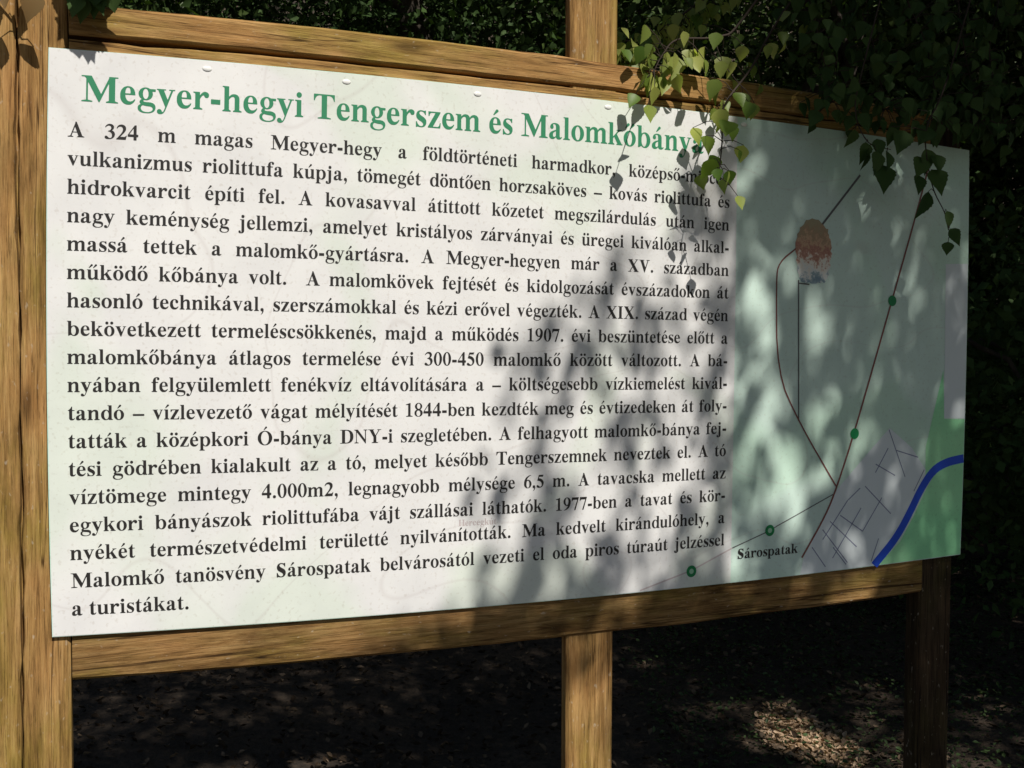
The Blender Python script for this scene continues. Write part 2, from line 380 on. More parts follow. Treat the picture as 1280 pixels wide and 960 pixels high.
# --- figures and points
g('0', 500, [EL(250, 337, 226, 351)], [EL(250, 337, 92, 318)])
g('1', 500, [R(186, 20, 318, 640), P("M 65 612 L 65 585 L 186 590 L 318 600 L 318 688 L 296 688"), FS(75, 435, 186, 318)])
g('2', 500, [P("M 30 500 C 58 620 138 688 248 688 C 365 688 445 610 445 510 C 445 400 350 300 190 130 L 345 130 C 400 130 422 150 452 200 L 477 195 L 432 0 L 20 0 L 20 22 C 200 220 305 350 305 470 C 305 550 260 590 200 590 C 140 590 95 560 60 490")])
g('3', 500, [P("M 36 530 C 78 630 150 688 245 688 C 350 688 422 630 422 545 C 422 470 380 420 320 395 C 405 375 462 310 462 220 C 462 80 345 -14 185 -14 C 80 -14 18 20 18 75 C 18 112 48 140 88 140 C 150 140 180 40 245 40 C 305 40 335 95 335 170 C 335 275 270 335 165 340 L 165 365 C 255 385 300 440 300 510 C 300 570 265 605 205 605 C 150 605 105 575 62 515")])
g('4', 500, [P("M 270 0 L 402 0 L 402 150 L 477 150 L 477 265 L 402 265 L 402 688 L 315 688 L 18 245 L 18 150 L 270 150")], [P("M 270 265 L 270 545 L 80 265")])
g('5', 500, [P("M 442 688 L 402 570 L 185 570 L 165 500 C 340 480 452 385 452 235 C 452 85 335 -14 180 -14 C 85 -14 22 20 22 75 C 22 115 52 140 90 140 C 150 140 185 45 245 45 C 300 45 335 100 335 170 C 335 290 240 360 70 370 L 165 676 L 400 676")])
SIX = ([EL(252, 215, 224, 230)], [EL(262, 205, 88, 190)], [P("M 30 230 C 30 480 180 660 450 688 L 455 662 C 290 620 190 480 176 330 L 165 240 C 150 150 60 150 30 230")])
g('6', 500, *SIX)
fl = lambda L: [np.array([500, 674]) - p for p in L]
g('9', 500, fl(SIX[0]), fl(SIX[1]), fl(SIX[2]))
g('7', 500, [P("M 45 676 L 472 676 L 472 655 L 268 -14 L 180 -14 L 372 545 L 160 545 C 110 545 85 520 50 450 L 22 460")])
g('8', 500, [EL(250, 510, 198, 178), EL(250, 175, 224, 190)], [EL(256, 520, 90, 138), EL(242, 160, 104, 148)])
g('.', 250, [EL(125, 62, 78, 78, 24)])
g(',', 250, [EL(120, 62, 78, 78, 24), P("M 62 -160 L 50 -182 C 145 -150 212 -60 198 62 L 130 0 C 135 -70 110 -125 62 -160")])
g('-', 333, [R(42, 165, 292, 292)])
g('\u2013', 500, [R(0, 178, 500, 262)])
ACUTE = P("M 175 528 L 210 528 L 352 640 C 372 680 310 722 275 692")
def acc(ch, base, kind, up=0):
    w, a, s, p = G[base]
    if base == 'i': a = IST
    dx = (w-500)/2
    if kind == "'": e = [sh(ACUTE, dx, up)]
    elif kind == ':': e = [EL(250+dx-105, 600+up, 68, 68, 24), EL(250+dx+105, 600+up, 68, 68, 24)]
    else: e = [sh(ACUTE, dx-110, up), sh(ACUTE, dx+70, up)]
    G[ch] = (w, a, s, list(p)+e)
for ch, b_, k in [('á','a',"'"),('é','e',"'"),('í','i',"'"),('ó','o',"'"),('ö','o',':'),('ő','o','"'),('ú','u',"'"),('ü','u',':'),('ű','u','"')]:
    acc(ch, b_, k)
acc('Ó', 'O', "'", 195)

def inside(poly, X, Y):
    r = np.zeros(X.shape, bool)
    x0, y0 = poly[:, 0], poly[:, 1]; x1, y1 = np.roll(x0, -1), np.roll(y0, -1)
    for a, b, c, d in zip(x0, y0, x1, y1):
        if b == d: continue
        k = (Y >= min(b, d)) & (Y < max(b, d))
        r ^= k & (X < a + (Y-b)*(c-a)/(d-b))
    return r

GLYPH = {}
def glyph(ch, cell):
    key = (ch, cell)
    if key in GLYPH: return GLYPH[key]
    w, add, sub, post = G[ch]
    allp = np.concatenate(add+post)
    lo = allp.min(0)-2.5*cell; hi = allp.max(0)+2.5*cell
    nx, ny = (np.ceil((hi-lo)/cell)).astype(int)
    S = 3
    xs = lo[0] + (np.arange(nx*S)+.5)*cell/S; ys = lo[1] + (np.arange(ny*S)+.5)*cell/S
    X, Y = np.meshgrid(xs, ys)
    m = np.zeros(X.shape, bool)
    for p in add: m |= inside(p, X, Y)
    for p in sub: m &= ~inside(p, X, Y)
    for p in post: m |= inside(p, X, Y)
    cov = m.reshape(ny, S, nx, S).mean((1, 3))
    cx = lo[0] + (np.arange(nx)+.5)*cell; cy = lo[1] + (np.arange(ny)+.5)*cell
    V = []; polys = []
    T = 0.5
    for j in range(ny-1):
        i = 0
        while i < nx-1:
            c = (cov[j, i], cov[j, i+1], cov[j+1, i+1], cov[j+1, i])
            k = [v >= T for v in c]
            if not any(k): i += 1; continue
            if all(k):
                i0 = i
                while i < nx-1 and cov[j, i+1] >= T and cov[j+1, i+1] >= T: i += 1
                b = len(V); V += [(cx[i0], cy[j]), (cx[i], cy[j]), (cx[i], cy[j+1]), (cx[i0], cy[j+1])]
                polys.append((b, b+1, b+2, b+3)); continue
            pts = [(cx[i], cy[j]), (cx[i+1], cy[j]), (cx[i+1], cy[j+1]), (cx[i], cy[j+1])]
            b = len(V); n = 0
            for q in range(4):
                q2 = (q+1) % 4
                if k[q]: V.append(pts[q]); n += 1
                if k[q] != k[q2]:
                    t = (T-c[q])/(c[q2]-c[q])
                    V.append((pts[q][0]+t*(pts[q2][0]-pts[q][0]), pts[q][1]+t*(pts[q2][1]-pts[q][1]))); n += 1
            polys.append(tuple(range(b, b+n))); i += 1
    GLYPH[key] = (w, np.array(V), polys)
    return GLYPH[key]

# ------------------------------------------------------------------ the information board
PW, PZ = 2.0572, float(BP[2])           # panel width, height of its lower edge above the ground
def bow(u, v):
    """the whole front is slightly bowed: long edges swell a little towards the middle"""
    a = 2*u/PW - 1; b = 2*v - 1
    return PW/2 + a*PW/2*(1+0.0058*(1-np.clip(b*b, 0, 1.4))), 0.5 + b/2*(1+0.038*(1-np.clip(a*a, 0, 1)))
board = empty("information_board", (BP[0], BP[1], 0), YAW)
tag(board, "large wooden information board with a white Hungarian text panel and a map", "sign")

def bowed_slab(name, u0, u1, v0, v1, y0, y1, m, parent, nu=48, jitter=0.0, bev=0.004, seed=0, taper=None):
    """horizontal timber: a grid of cross-sections along u, chamfered"""
    r = np.random.default_rng(seed)
    us = np.linspace(u0, u1, nu+1)
    jt = np.cumsum(r.normal(0, 1, nu+1)); jt = (jt-jt.mean())/max(jt.std(), 1e-6)*jitter
    jb = np.cumsum(r.normal(0, 1, nu+1)); jb = (jb-jb.mean())/max(jb.std(), 1e-6)*jitter
    V = []; F = []
    for k, u in enumerate(us):
        _, vb = bow(u, v0); _, vt = bow(u, v1)
        vb += jb[k]; vt += jt[k]
        e = bev
        for (yy, zz) in ((y0, vb+e), (y0, vt-e), (y0+e, vt), (y1-e, vt), (y1, vt-e), (y1, vb+e), (y1-e, vb), (y0+e, vb)):
            V.append((u, yy, PZ+zz))
    for k in range(nu):
        for q in range(8):
            q2 = (q+1) % 8
            F.append((k*8+q, k*8+q2, (k+1)*8+q2, (k+1)*8+q))
    F.append(tuple(range(7, -1, -1))); F.append(tuple(nu*8+q for q in range(8)))
    me = bpy.data.meshes.new(name); me.from_pydata(V, [], F)
    bm = bmesh.new(); bm.from_mesh(me); bmesh.ops.recalc_face_normals(bm, faces=bm.faces); bm.to_mesh(me); bm.free()
    return link_mesh(name, me, m, parent)

def post(u0, u1, z0, z1, y0, y1, m, parent, crack=None, seed=0, bev=0.006, lean=0.0):
    """upright timber with chamfered edges; crack = position along the face of a drying split"""
    r = np.random.default_rng(seed)
    nz = 90
    zs = np.linspace(z0, z1, nz+1)
    wob = np.cumsum(r.normal(0, 1, nz+1)); wob = (wob-wob.mean())/wob.std()
    cw = np.cumsum(r.normal(0, 1, nz+1)); cw = (cw-cw.mean())/cw.std()
    V = []; F = []
    for k, z in enumerate(zs):
        s = lean*(z-z0)
        a, b = u0+s+wob[k]*0.0006, u1+s
        ring = [(a, y0+bev), (a+bev, y0)]
        if crack is not None:
            c = u0+crack+s+cw[k]*0.003
            hw = np.clip(0.0026 + 0.0012*math.sin(z*9+seed) + 0.0009*r.normal(), 0.0008, 0.006)
            ring += [(c-hw-0.002, y0), (c-hw, y0+0.0015), (c-hw*.4, y0+0.022), (c+hw*.4, y0+0.022), (c+hw, y0+0.0015), (c+hw+0.002, y0)]
        ring += [(b-bev, y0), (b, y0+bev), (b, y1-bev), (b-bev, y1), (a+bev, y1), (a, y1-bev)]
        V += [(x, y, z) for x, y in ring]
    n = len(ring)
    for k in range(nz):
        for q in range(n):
            q2 = (q+1) % n
            F.append((k*n+q, k*n+q2, (k+1)*n+q2, (k+1)*n+q))
    F.append(tuple(range(n-1, -1, -1))); F.append(tuple(nz*n+q for q in range(n)))
    me = bpy.data.meshes.new("post"); me.from_pydata(V, [], F)
    bm = bmesh.new(); bm.from_mesh(me); bmesh.ops.recalc_face_normals(bm, faces=bm.faces); bm.to_mesh(me); bm.free()
    return link_mesh("post", me, m, parent)

pl = post(-0.105, 0.029, -0.35, 2.62, 0.0075, 0.115, wood_z, board, crack=0.056, seed=3)
pl['label'] = "cracked left post with a long drying split"
post(0.988, 1.098, -0.35, 2.75, 0.014, 0.046, wood_z, board, seed=5, lean=-0.004)
pr = post(1.945, 2.050, -0.35, 2.19, 0.016, 0.066, wood_shaded, board, seed=8)
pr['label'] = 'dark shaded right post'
bowed_slab("top_rail", 0.031, 1.94, 1.0255, 1.079, 0.008, 0.075, wood_x, board, jitter=0.0012, bev=0.005, seed=1)
bowed_slab("batten", 0.031, 1.94, 0.93, 1.0195, 0.0075, 0.070, wood_x, board, jitter=0.0012, bev=0.003, seed=2)
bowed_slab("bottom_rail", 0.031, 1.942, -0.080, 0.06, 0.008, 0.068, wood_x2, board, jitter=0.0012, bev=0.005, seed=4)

# the panel: a thin sheet screwed on the front
def sheet(name, u0, u1, v0, v1, yf, yb, m, parent, nu=60, nv=24):
    V = []; F = []
    for y in (yf, yb):
        for j in range(nv+1):
            for i in range(nu+1):
                u, v = bow(u0+(u1-u0)*i/nu, v0+(v1-v0)*j/nv)
                V.append((u, y, PZ+v))
    n1 = (nu+1)*(nv+1); q = lambda i, j: j*(nu+1)+i
    for j in range(nv):
        for i in range(nu):
            F.append((q(i, j), q(i+1, j), q(i+1, j+1), q(i, j+1)))
            F.append((n1+q(i, j), n1+q(i, j+1), n1+q(i+1, j+1), n1+q(i+1, j)))
    for i in range(nu):
        F.append((q(i, 0), n1+q(i, 0), n1+q(i+1, 0), q(i+1, 0)))
        F.append((q(i, nv), q(i+1, nv), n1+q(i+1, nv), n1+q(i, nv)))
    for j in range(nv):
        F.append((q(0, j), q(0, j+1), n1+q(0, j+1), n1+q(0, j)))
        F.append((q(nu, j), n1+q(nu, j), n1+q(nu, j+1), q(nu, j+1)))
    me = bpy.data.meshes.new(name); me.from_pydata(V, [], F)
    return link_mesh(name, me, m, parent)
panel = sheet("panel", 0, PW, 0, 1, 0.0, 0.005, m_map, board)
sheet("text_field", 0.0015, 1.378, 0.001, 0.999, -0.0004, -0.0001, m_text, panel)

class Flat:
    """flat printed shapes on the panel, all in panel coordinates (u, v)"""
    def __init__(s, lift): s.V = []; s.F = []; s.y = -lift; s.mi = []
    def add(s, pts, mi=0):
        b = len(s.V)
        for u, v in pts:
            uu, vv = bow(u, v); s.V.append((uu, s.y, PZ+vv))
        s.F.append(tuple(range(b, b+len(pts)))); s.mi.append(mi)
    def line(s, pts, w, mi=0, smooth=0, w1=None):
        p = np.array(pts, float)
        for _ in range(smooth):
            q = [p[0]]
            for a, b in zip(p[:-1], p[1:]): q += [a*.75+b*.25, a*.25+b*.75]
            q.append(p[-1]); p = np.array(q)
        t = np.gradient(p, axis=0); t /= np.linalg.norm(t, axis=1)[:, None]+1e-9
        nn = np.stack([-t[:, 1], t[:, 0]], 1)
        ww = np.linspace(w, w1 or w, len(p))[:, None]/2
        L, Rr = p+nn*ww, p-nn*ww
        for k in range(len(p)-1): s.add([Rr[k], Rr[k+1], L[k+1], L[k]], mi)
    def text(s, txt, u, v, em, cell, sp=0.0, sx=1.0):
        for ch in txt:
            if ch == ' ': u += (0.25*em+sp)*sx; continue
            w, GV, polys = glyph(ch, cell)
            b = len(s.V)
            uu, vv = bow(u + GV[:, 0]*em*sx/1000, v + GV[:, 1]*em/1000)
            s.V += [(a, s.y, PZ+c) for a, c in zip(uu, vv)]
            s.F += [tuple(b+k for k in pl_) for pl_ in polys]; s.mi += [0]*len(polys)
            u += w*em*sx/1000
        return u
    def build(s, name, mats, parent):
        me = bpy.data.meshes.new(name); me.from_pydata(s.V, [], s.F)
        me.polygons.foreach_set('material_index', s.mi)
        o = link_mesh(name, me, mats, parent)
        bm = bmesh.new(); bm.from_mesh(me)
        for f in bm.faces:
            if f.normal.y > 0: f.normal_flip()
        bm.to_mesh(me); bm.free()
        return o
def width(txt, em): return sum((0.25 if c == ' ' else G[c][0]/1000) for c in txt)*em

LINES = [
 "A 324 m magas Megyer-hegy a földtörténeti harmadkor, középső-miocén",
 "vulkanizmus riolittufa kúpja, tömegét döntően horzsaköves \u2013 kovás riolittufa és",
 "hidrokvarcit építi fel. A kovasavval átittott kőzetet megszilárdulás után igen",
 "nagy keménység jellemzi, amelyet kristályos zárványai és üregei kiválóan alkal-",
 "massá tettek a malomkő-gyártásra. A Megyer-hegyen már a XV. században",
 "működő kőbánya volt.  A malomkövek fejtését és kidolgozását évszázadokon át",
 "hasonló technikával, szerszámokkal és kézi erővel végezték. A XIX. század végén",
 "bekövetkezett termeléscsökkenés, majd a működés 1907. évi beszüntetése előtt a",
 "malomkőbánya átlagos termelése évi 300-450 malomkő között változott. A bá-",
 "nyában felgyülemlett fenékvíz eltávolítására a \u2013 költségesebb vízkiemelést kivál-",
 "tandó \u2013 vízlevezető vágat mélyítését 1844-ben kezdték meg és évtizedeken át foly-",
 "tatták a középkori Ó-bánya DNY-i szegletében. A felhagyott malomkő-bánya fej-",
 "tési gödrében kialakult az a tó, melyet később Tengerszemnek neveztek el. A tó",
 "víztömege mintegy 4.000m2, legnagyobb mélysége 6,5 m. A tavacska mellett az",
 "egykori bányászok riolittufába vájt szállásai láthatók. 1977-ben a tavat és kör-",
 "nyékét természetvédelmi területté nyilvánították. Ma kedvelt kirándulóhely, a",
 "Malomkő tanösvény Sárospatak belvárosától vezeti el oda piros túraút jelzéssel",
 "a turistákat."]
U0, U1, V1, DV, EM = 0.0311, 1.360, 0.853, 0.0481, 0.0372
body = Flat(0.0008)
for k, ln in enumerate(LINES):
    n = ln.count(' '); em = EM
    nat = width(ln, em)
    if k == len(LINES)-1: sp, sx = 0.0, 1.0
    else:
        sx = 1.0
        sp = (U1-U0-nat)/n
        if sp < -0.09*em:
            sp = -0.09*em; sx = (U1-U0)/(nat+sp*n)
    body.text(ln, U0, V1-DV*k, em, 17.0, sp, sx)
bt = body.build("body_lettering", m_black, panel)
head = Flat(0.0008)
HT = "Megyer-hegyi Tengerszem és Malomkőbánya"
HU0, HU1, HEM = 0.051, 1.293, 0.0650
head.text(HT, HU0, 0.914, HEM, 12.0, 0, (HU1-HU0)/width(HT, HEM))
head.build("heading_lettering", m_green, panel)
lab = Flat(0.0010)
lab.text("Sárospatak", 1.394, 0.051, 0.0315, 17.0, 0, 0.166/width("Sárospatak", 0.0315))
lab.build("place_name_lettering", m_black, panel)
fa = Flat(0.0006)
fa.text("Hercegkút", 0.735, 0.160, 0.018, 24.0)
fa.build("faint_place_name", m_faint, panel)

# map features
res = Flat(0.0005)
res.add([(1.5683, 0.0015), (1.5763, 0.0367), (1.6676, 0.1867), (1.7684, 0.2781), (1.82, 0.3232), (1.8906, 0.273), (1.9433, 0.2086), (1.9076, 0.1566), (1.8494, 0.0612), (1.7859, 0.0015)])
res.add([(1.9842, 0.7173), (2.0555, 0.7217), (2.0555, 0.3393), (1.9893, 0.3413)])
res.build("residential_area", m_lilac, panel)
fd = Flat(0.0006)
fd.add([(1.9829, 0.4587), (1.9892, 0.3403), (2.0556, 0.3375), (2.0556, 0.24), (2.0006, 0.238), (1.9348, 0.2024), (1.9332, 0.2732)])
fd.add([(2.0556, 0.238), (2.0068, 0.234), (1.9689, 0.2132), (1.935, 0.1644), (1.9021, 0.1087), (1.8622, 0.0505), (1.7981, 0.0014), (2.0556, 0.0014)])
fd.build("field", m_field, panel)
rv = Flat(0.0008)
rv.line([(1.785, 0.0015), (1.7876, 0.0051), (1.8494, 0.0597), (1.8904, 0.1193), (1.921, 0.1721), (1.9582, 0.2165), (2.0021, 0.234), (2.0556, 0.24)], 0.021, smooth=2)
rv.build("river", m_blue, panel)
ra = Flat(0.0009)
ra.line([(1.9376, 0.982), (1.9012, 0.8645), (1.8186, 0.6242), (1.7138, 0.3144), (1.6665, 0.1915), (1.6371, 0.13), (1.5717, 0.0389)], 0.0045, smooth=2)
ra.line([(1.5437, 0.7317), (1.4916, 0.6958), (1.4857, 0.6571), (1.4917, 0.4558), (1.5526, 0.3469), (1.6665, 0.1922)], 0.0034, smooth=2)
ra.build("road", m_road, panel)
pa = Flat(0.0008)
pa.line([(1.7193, 0.9057), (1.6057, 0.7797), (1.59, .75)], 0.0050)
pa.build("footpath", m_path, panel)
pa = Flat(0.0008)
pa.line([(1.5471, 0.6595), (1.5538, 0.3469)], 0.0034)
pa.build("footpath", m_path, panel)
pa = Flat(0.0008)
pa.line([(1.6563, 0.1763), (1.5002, 0.1152), (1.4818, 0.1067), (1.3803, 0.0755)], 0.0022)
pa.build("footpath", m_path, panel)
pf = Flat(0.00085)
pf.line([(1.3803, 0.0755), (1.2752, 0.0355), (1.1477, 0.0039)], 0.003)
pf.build("footpath", m_faint, panel)
st = Flat(0.00075)
for a, b in [((1.6789, .1271), (1.7465, .085)), ((1.7465, .085), (1.8014, .1598)), ((1.6289, .0978), (1.7041, .016)), ((1.6605, .055), (1.70, .012)), ((1.60, .06), (1.64, .012)),
             ((1.8177, .3195), (1.8708, .205)), ((1.8996, .1687), (1.9302, .219)), ((1.7954, .064), (1.775, .012)), ((1.8167, .2761), (1.78, .22)), ((1.7011, .1607), (1.7357, .1864)),
             ((1.65, .115), (1.73, .05)), ((1.70, .1607), (1.63, .075)), ((1.74, .14), (1.66, .03)), ((1.78, .24), (1.84, .21)), ((1.75, .19), (1.83, .12)), ((1.84, .27), (1.91, .25))]:
    st.line([a, b], 0.0024)
st.build("street_grid", m_street, panel)
for k, (u, v) in enumerate([(1.8193, .6223), (1.715, .3134), (1.4807, .1068), (1.2752, .0338)]):
    mk = Flat(0.0011)
    a = np.linspace(0, 2*np.pi, 28, endpoint=False)
    rr = 0.0125
    mk.add(np.stack([u+rr*np.cos(a), v+rr*np.sin(a)], 1), 0)
    mk.y -= 0.0002
    mk.add(np.stack([u+rr*.45*np.cos(a), v+rr*.45*np.sin(a)], 1), 1)
    mk.build("route_marker", [m_marker, m_marker2 if k > 1 else m_marker], panel)
def picture_mat():
    """small printed colour picture of the quarry: brown rock above, pale cliff faces, blue pool below"""
    m, nt, b = mat("printed_quarry_picture")
    tc = N(nt, 'ShaderNodeTexCoord')
    sp = N(nt, 'ShaderNodeSeparateXYZ'); nt.links.new(tc.outputs['Object'], sp.inputs[0])
    mp = N(nt, 'ShaderNodeMapping'); mp.inputs['Scale'].default_value = (46, 1, 40); mp.inputs['Location'].default_value = (3.1, 0, 1.3)
    nt.links.new(tc.outputs['Object'], mp.inputs[0])
    n = N(nt, 'ShaderNodeTexNoise', Scale=1.0, Detail=5.0, Roughness=0.7); nt.links.new(mp.outputs[0], n.inputs['Vector'])
    r = N(nt, 'ShaderNodeMapRange'); r.inputs[1].default_value = PZ+0.645; r.inputs[2].default_value = PZ+0.80
    nt.links.new(sp.outputs[2], r.inputs[0])
    ad = N(nt, 'ShaderNodeMath', operation='MULTIPLY_ADD'); ad.inputs[1].default_value = 1.25; nt.links.new(n.outputs[0], ad.inputs[0])
    su = N(nt, 'ShaderNodeMath', operation='SUBTRACT'); su.inputs[1].default_value = 0.63
    nt.links.new(r.outputs[0], ad.inputs[2]); nt.links.new(ad.outputs[0], su.inputs[0])
    c = ramp(nt, su.outputs[0], [(0.02, (0.20, .29, .36)), (0.14, (0.30, .40, .44)), (0.22, (0.76, .77, .74)), (0.38, (0.80, .74, .64)), (0.46, (0.52, .28, .20)), (0.58, (0.36, .14, .095)), (0.68, (0.56, .36, .22)), (0.80, (0.36, .23, .13)), (0.97, (.34, .28, .16))])
    nt.links.new(c, b.inputs['Base Color']); b.inputs['Roughness'].default_value = 0.42
    return m
pc = Flat(0.0010)
rng = np.random.default_rng(3)
a = np.linspace(0, 2*np.pi, 70, endpoint=False)
rr = 1+rng.normal(0, .025, 70)+.03*np.sin(5*a)
sq = lambda t: np.sign(t)*np.abs(t)**.72
pc.add(np.stack([1.588+.050*rr*sq(np.cos(a)), .722+np.where(np.sin(a) > 0, .072*np.sin(a), .070*sq(np.sin(a)))*rr], 1), 0)
pc.y -= .00015; pc.line([(1.547, .6525), (1.577, .651)], .003, 1)
pc.build("quarry_picture", [picture_mat(), m_path], panel)

for u, v in [(0.2564, 0.985), (0.5069, 0.984), (0.7686, 0.985), (1.0576, 0.987), (1.3954, 0.985)]:
    bm = bmesh.new()
    bmesh.ops.create_uvsphere(bm, u_segments=16, v_segments=8, radius=1)
    uu, vv = bow(u, v)
    for q in bm.verts:
        q.co = Vector((uu+q.co.x*0.0085, -0.0005+min(q.co.y, 0.2)*0.002, PZ+vv+q.co.z*0.0048))
    me = bpy.data.meshes.new("screw"); bm.to_mesh(me); bm.free()
    for p in me.polygons: p.use_smooth = True
    link_mesh("screw", me, m_white, panel)

# ------------------------------------------------------------------ foliage
def sun_uv(Pts):
    """where the sun ray through each point meets the board's plane; t > 0 in front of it"""
    t = ((Pts-BP) @ BN)/(SUN @ BN)
    h = Pts - t[:, None]*SUN - BP
    return h @ BD, h[:, 2], t

BOUND = np.array([(1.3099, 1.30), (1.3099, 1.1583), (1.38, 1.0053), (1.38, 0.93), (1.27, 0.85), (1.09, 0.7304), (0.985, 0.6279), (0.88, 0.5111), (0.845, 0.3653), (0.8486, 0.2354), (0.79, 0.1417), (0.74, 0.0181), (0.6236, -0.0646), (0.5, -0.1164), (0.35, -0.22), (-.05, -0.35), (-.05, -2)])
GAPS = [(1.541, .2255, .05, .08, 1.0), (1.4712, .4093, .03, .08, .6), (1.6541, .2587, .035, .06, .6), (1.5573, .5184, .04, .05, .35), (1.2845, .2176, .06, .06, .6),
        (1.12, .47, .19, .16, .60), (1.06, .26, .27, .19, .52), (0.86, .22, .15, .24, .55), (1.7081, -.055, .045, .035, 1.2), (1.026, -.30, .085, .12, 1.2), (1.3987, .8356, .025, .03, .3), (1.62, .25, .22, .12, .16),
        (1.62, .62, .025, .05, .3), (1.70, .55, .025, .05, .3), (1.46, .63, .025, .06, .4), (1.36, .70, .035, .06, .5), (1.20, .68, .10, .09, .6), (1.35, .55, .03, .06, .4)]
def gap(u, v):
    """share of the sun that the crowns let through towards each point of the board"""
    ub = np.interp(-v, -BOUND[:, 1], BOUND[:, 0])
    wd = np.interp(v, [0.2, 0.75, 0.95, 1.1], [0.30, 0.30, 0.16, 0.12])
    T = np.clip(0.5+(ub-u)/wd, 0, 1); T = T*T*(3-2*T)
    for (a, b, su, sv, k) in GAPS:
        q = k*np.exp(-0.5*(((u-a)/su)**2+((v-b)/sv)**2))
        if b > 0: q = q*np.clip((v+0.03)/0.07, 0, 1)
        T = np.maximum(T, q)
    T = T*np.clip((1.42-v)/0.14, 0, 1)
    return np.clip(T, 0.012, 1)

FLECK = [(np.array([1.27, 4.202, 0.0]), 0.10, 0.29), (np.array([1.05, 4.15, 0]), .06, .08), (np.array([1.72, 4.75, 0]), .07, .10)]
LAI = 4.0
FAX = np.array([0.17, -0.985])           # long axis of the fleck on the ground
def crown_keep(Pts, slack=0.0):
    """leaves are cut away to shape the sun on the board and flecks on the ground"""
    u, v, t = sun_uv(Pts)
    T = gap(u, v)
    reg = (t > 0.02) & (u > -0.9) & (u < 2.6) & (v > -1.7) & (v < 1.75)
    left = (u < 0.0) & (v > -1.2) & (v < 1.35)
    T = np.where(left, 1.0, T)
    keep = ~reg | (RNG.random(len(Pts)) < np.clip(-np.log(T)/LAI, 0, 1))
    keep &= ~(reg & (T > 0.95))
    for c, wa, wb in FLECK:
        s = (Pts[:, 2]-c[2])/SUN[2]
        h = Pts - s[:, None]*SUN - c
        a = h[:, 0]*FAX[0]+h[:, 1]*FAX[1]; b = -h[:, 0]*FAX[1]+h[:, 1]*FAX[0]
        keep &= ~((s > 0.3) & ((a/wb)**2+(b/wa)**2 < 1))
    return keep

def leaf_arrays(Pts, L, Wd, droop=0.5, rng=RNG):
    """six-corner leaves with a folded midrib, scattered directions"""
    n = len(Pts)
    ax = rng.normal(0, 1, (n, 3)); ax[:, 2] = ax[:, 2]*0.6 - droop
    ax /= np.linalg.norm(ax, axis=1)[:, None]
    r = rng.normal(0, 1, (n, 3)); sd = np.cross(ax, r); sd /= np.linalg.norm(sd, axis=1)[:, None]
    nm = np.cross(ax, sd)
    L = np.broadcast_to(L, (n,))[:, None]; Wd = np.broadcast_to(Wd, (n,))[:, None]
    base = Pts; tip = Pts + ax*L + nm*L*0.06
    m1 = Pts + ax*L*0.4
    l1 = m1 + sd*Wd/2 + nm*Wd*0.14; r1 = m1 - sd*Wd/2 + nm*Wd*0.14
    V = np.stack([base, r1, tip, l1], 1).reshape(-1, 3)
    k = np.arange(n)[:, None]*4
    F = np.concatenate([k+np.array([[0, 1, 2]]), k+np.array([[0, 2, 3]])], 0)
    return V, F

def leaves_obj(name, Pts, L, Wd, m, parent, droop=0.5):
    V, F = leaf_arrays(Pts, L, Wd, droop)
    if parent is not None:
        V = V - np.array(parent.location)
    return link_mesh(name, mesh_np(name, V, F, 3), m, parent)

def tube(paths, sides=7):
    V = []; F = []
    for pts, rads in paths:
        pts = [Vector(p) for p in pts]; b0 = len(V)
        for k, p in enumerate(pts):
            t = (pts[min(k+1, len(pts)-1)]-pts[max(k-1, 0)]).normalized()
            a = t.cross(Vector((0, 1, 0)) if abs(t.y) < .9 else Vector((1, 0, 0))).normalized(); b = t.cross(a)
            for q in range(sides):
                an = 2*math.pi*q/sides
                V.append(p + (a*math.cos(an)+b*math.sin(an))*rads[k])
        for k in range(len(pts)-1):
            for q in range(sides):
                q2 = (q+1) % sides
                F.append((b0+k*sides+q, b0+k*sides+q2, b0+(k+1)*sides+q2, b0+(k+1)*sides+q))
        V.append(pts[-1]); e = len(V)-1
        for q in range(sides):
            F.append((b0+(len(pts)-1)*sides+q, b0+(len(pts)-1)*sides+(q+1) % sides, e))
    return V, F
def tube_obj(name, paths, m, parent, sides=7):
    V, F = tube(paths, sides)
    off = Vector(parent.location) if parent else Vector()
    me = bpy.data.meshes.new(name); me.from_pydata([tuple(v-off) for v in V], [], F)
    for p in me.polygons: p.use_smooth = True
    return link_mesh(name, me, m, parent)

def limb(a, b, r0, r1, n=7, sag=0.15, seed=0):
    r = random.Random(seed)
    a = Vector(a); b = Vector(b); L = (b-a).length
    pts = []; rad = []
    for k in range(n):
        t = k/(n-1); p = a.lerp(b, t)
        w = math.sin(math.pi*t)*L*0.06
        p += Vector((r.uniform(-w, w), r.uniform(-w, w), r.uniform(-w, w)*.5 + math.sin(math.pi*t)*sag*L))
        pts.append(p); rad.append(r0+(r1-r0)*t)
    return pts, rad

def clump_points(centre, radii, n_cl, per, spread, rng, shell=0.35, zmin=None):
    q = rng.normal(0, 1, (n_cl, 3)); q /= np.linalg.norm(q, axis=1)[:, None]
    rr = (shell + (1-shell)*rng.random(n_cl))[:, None]
    cl = np.array(centre) + q*rr*np.array(radii)
    p = np.repeat(cl, per, 0) + rng.normal(0, spread, (n_cl*per, 3))*np.array([1, 1, .6])
    if zmin is not None: p = p[p[:, 2] > zmin]
    return cl, p

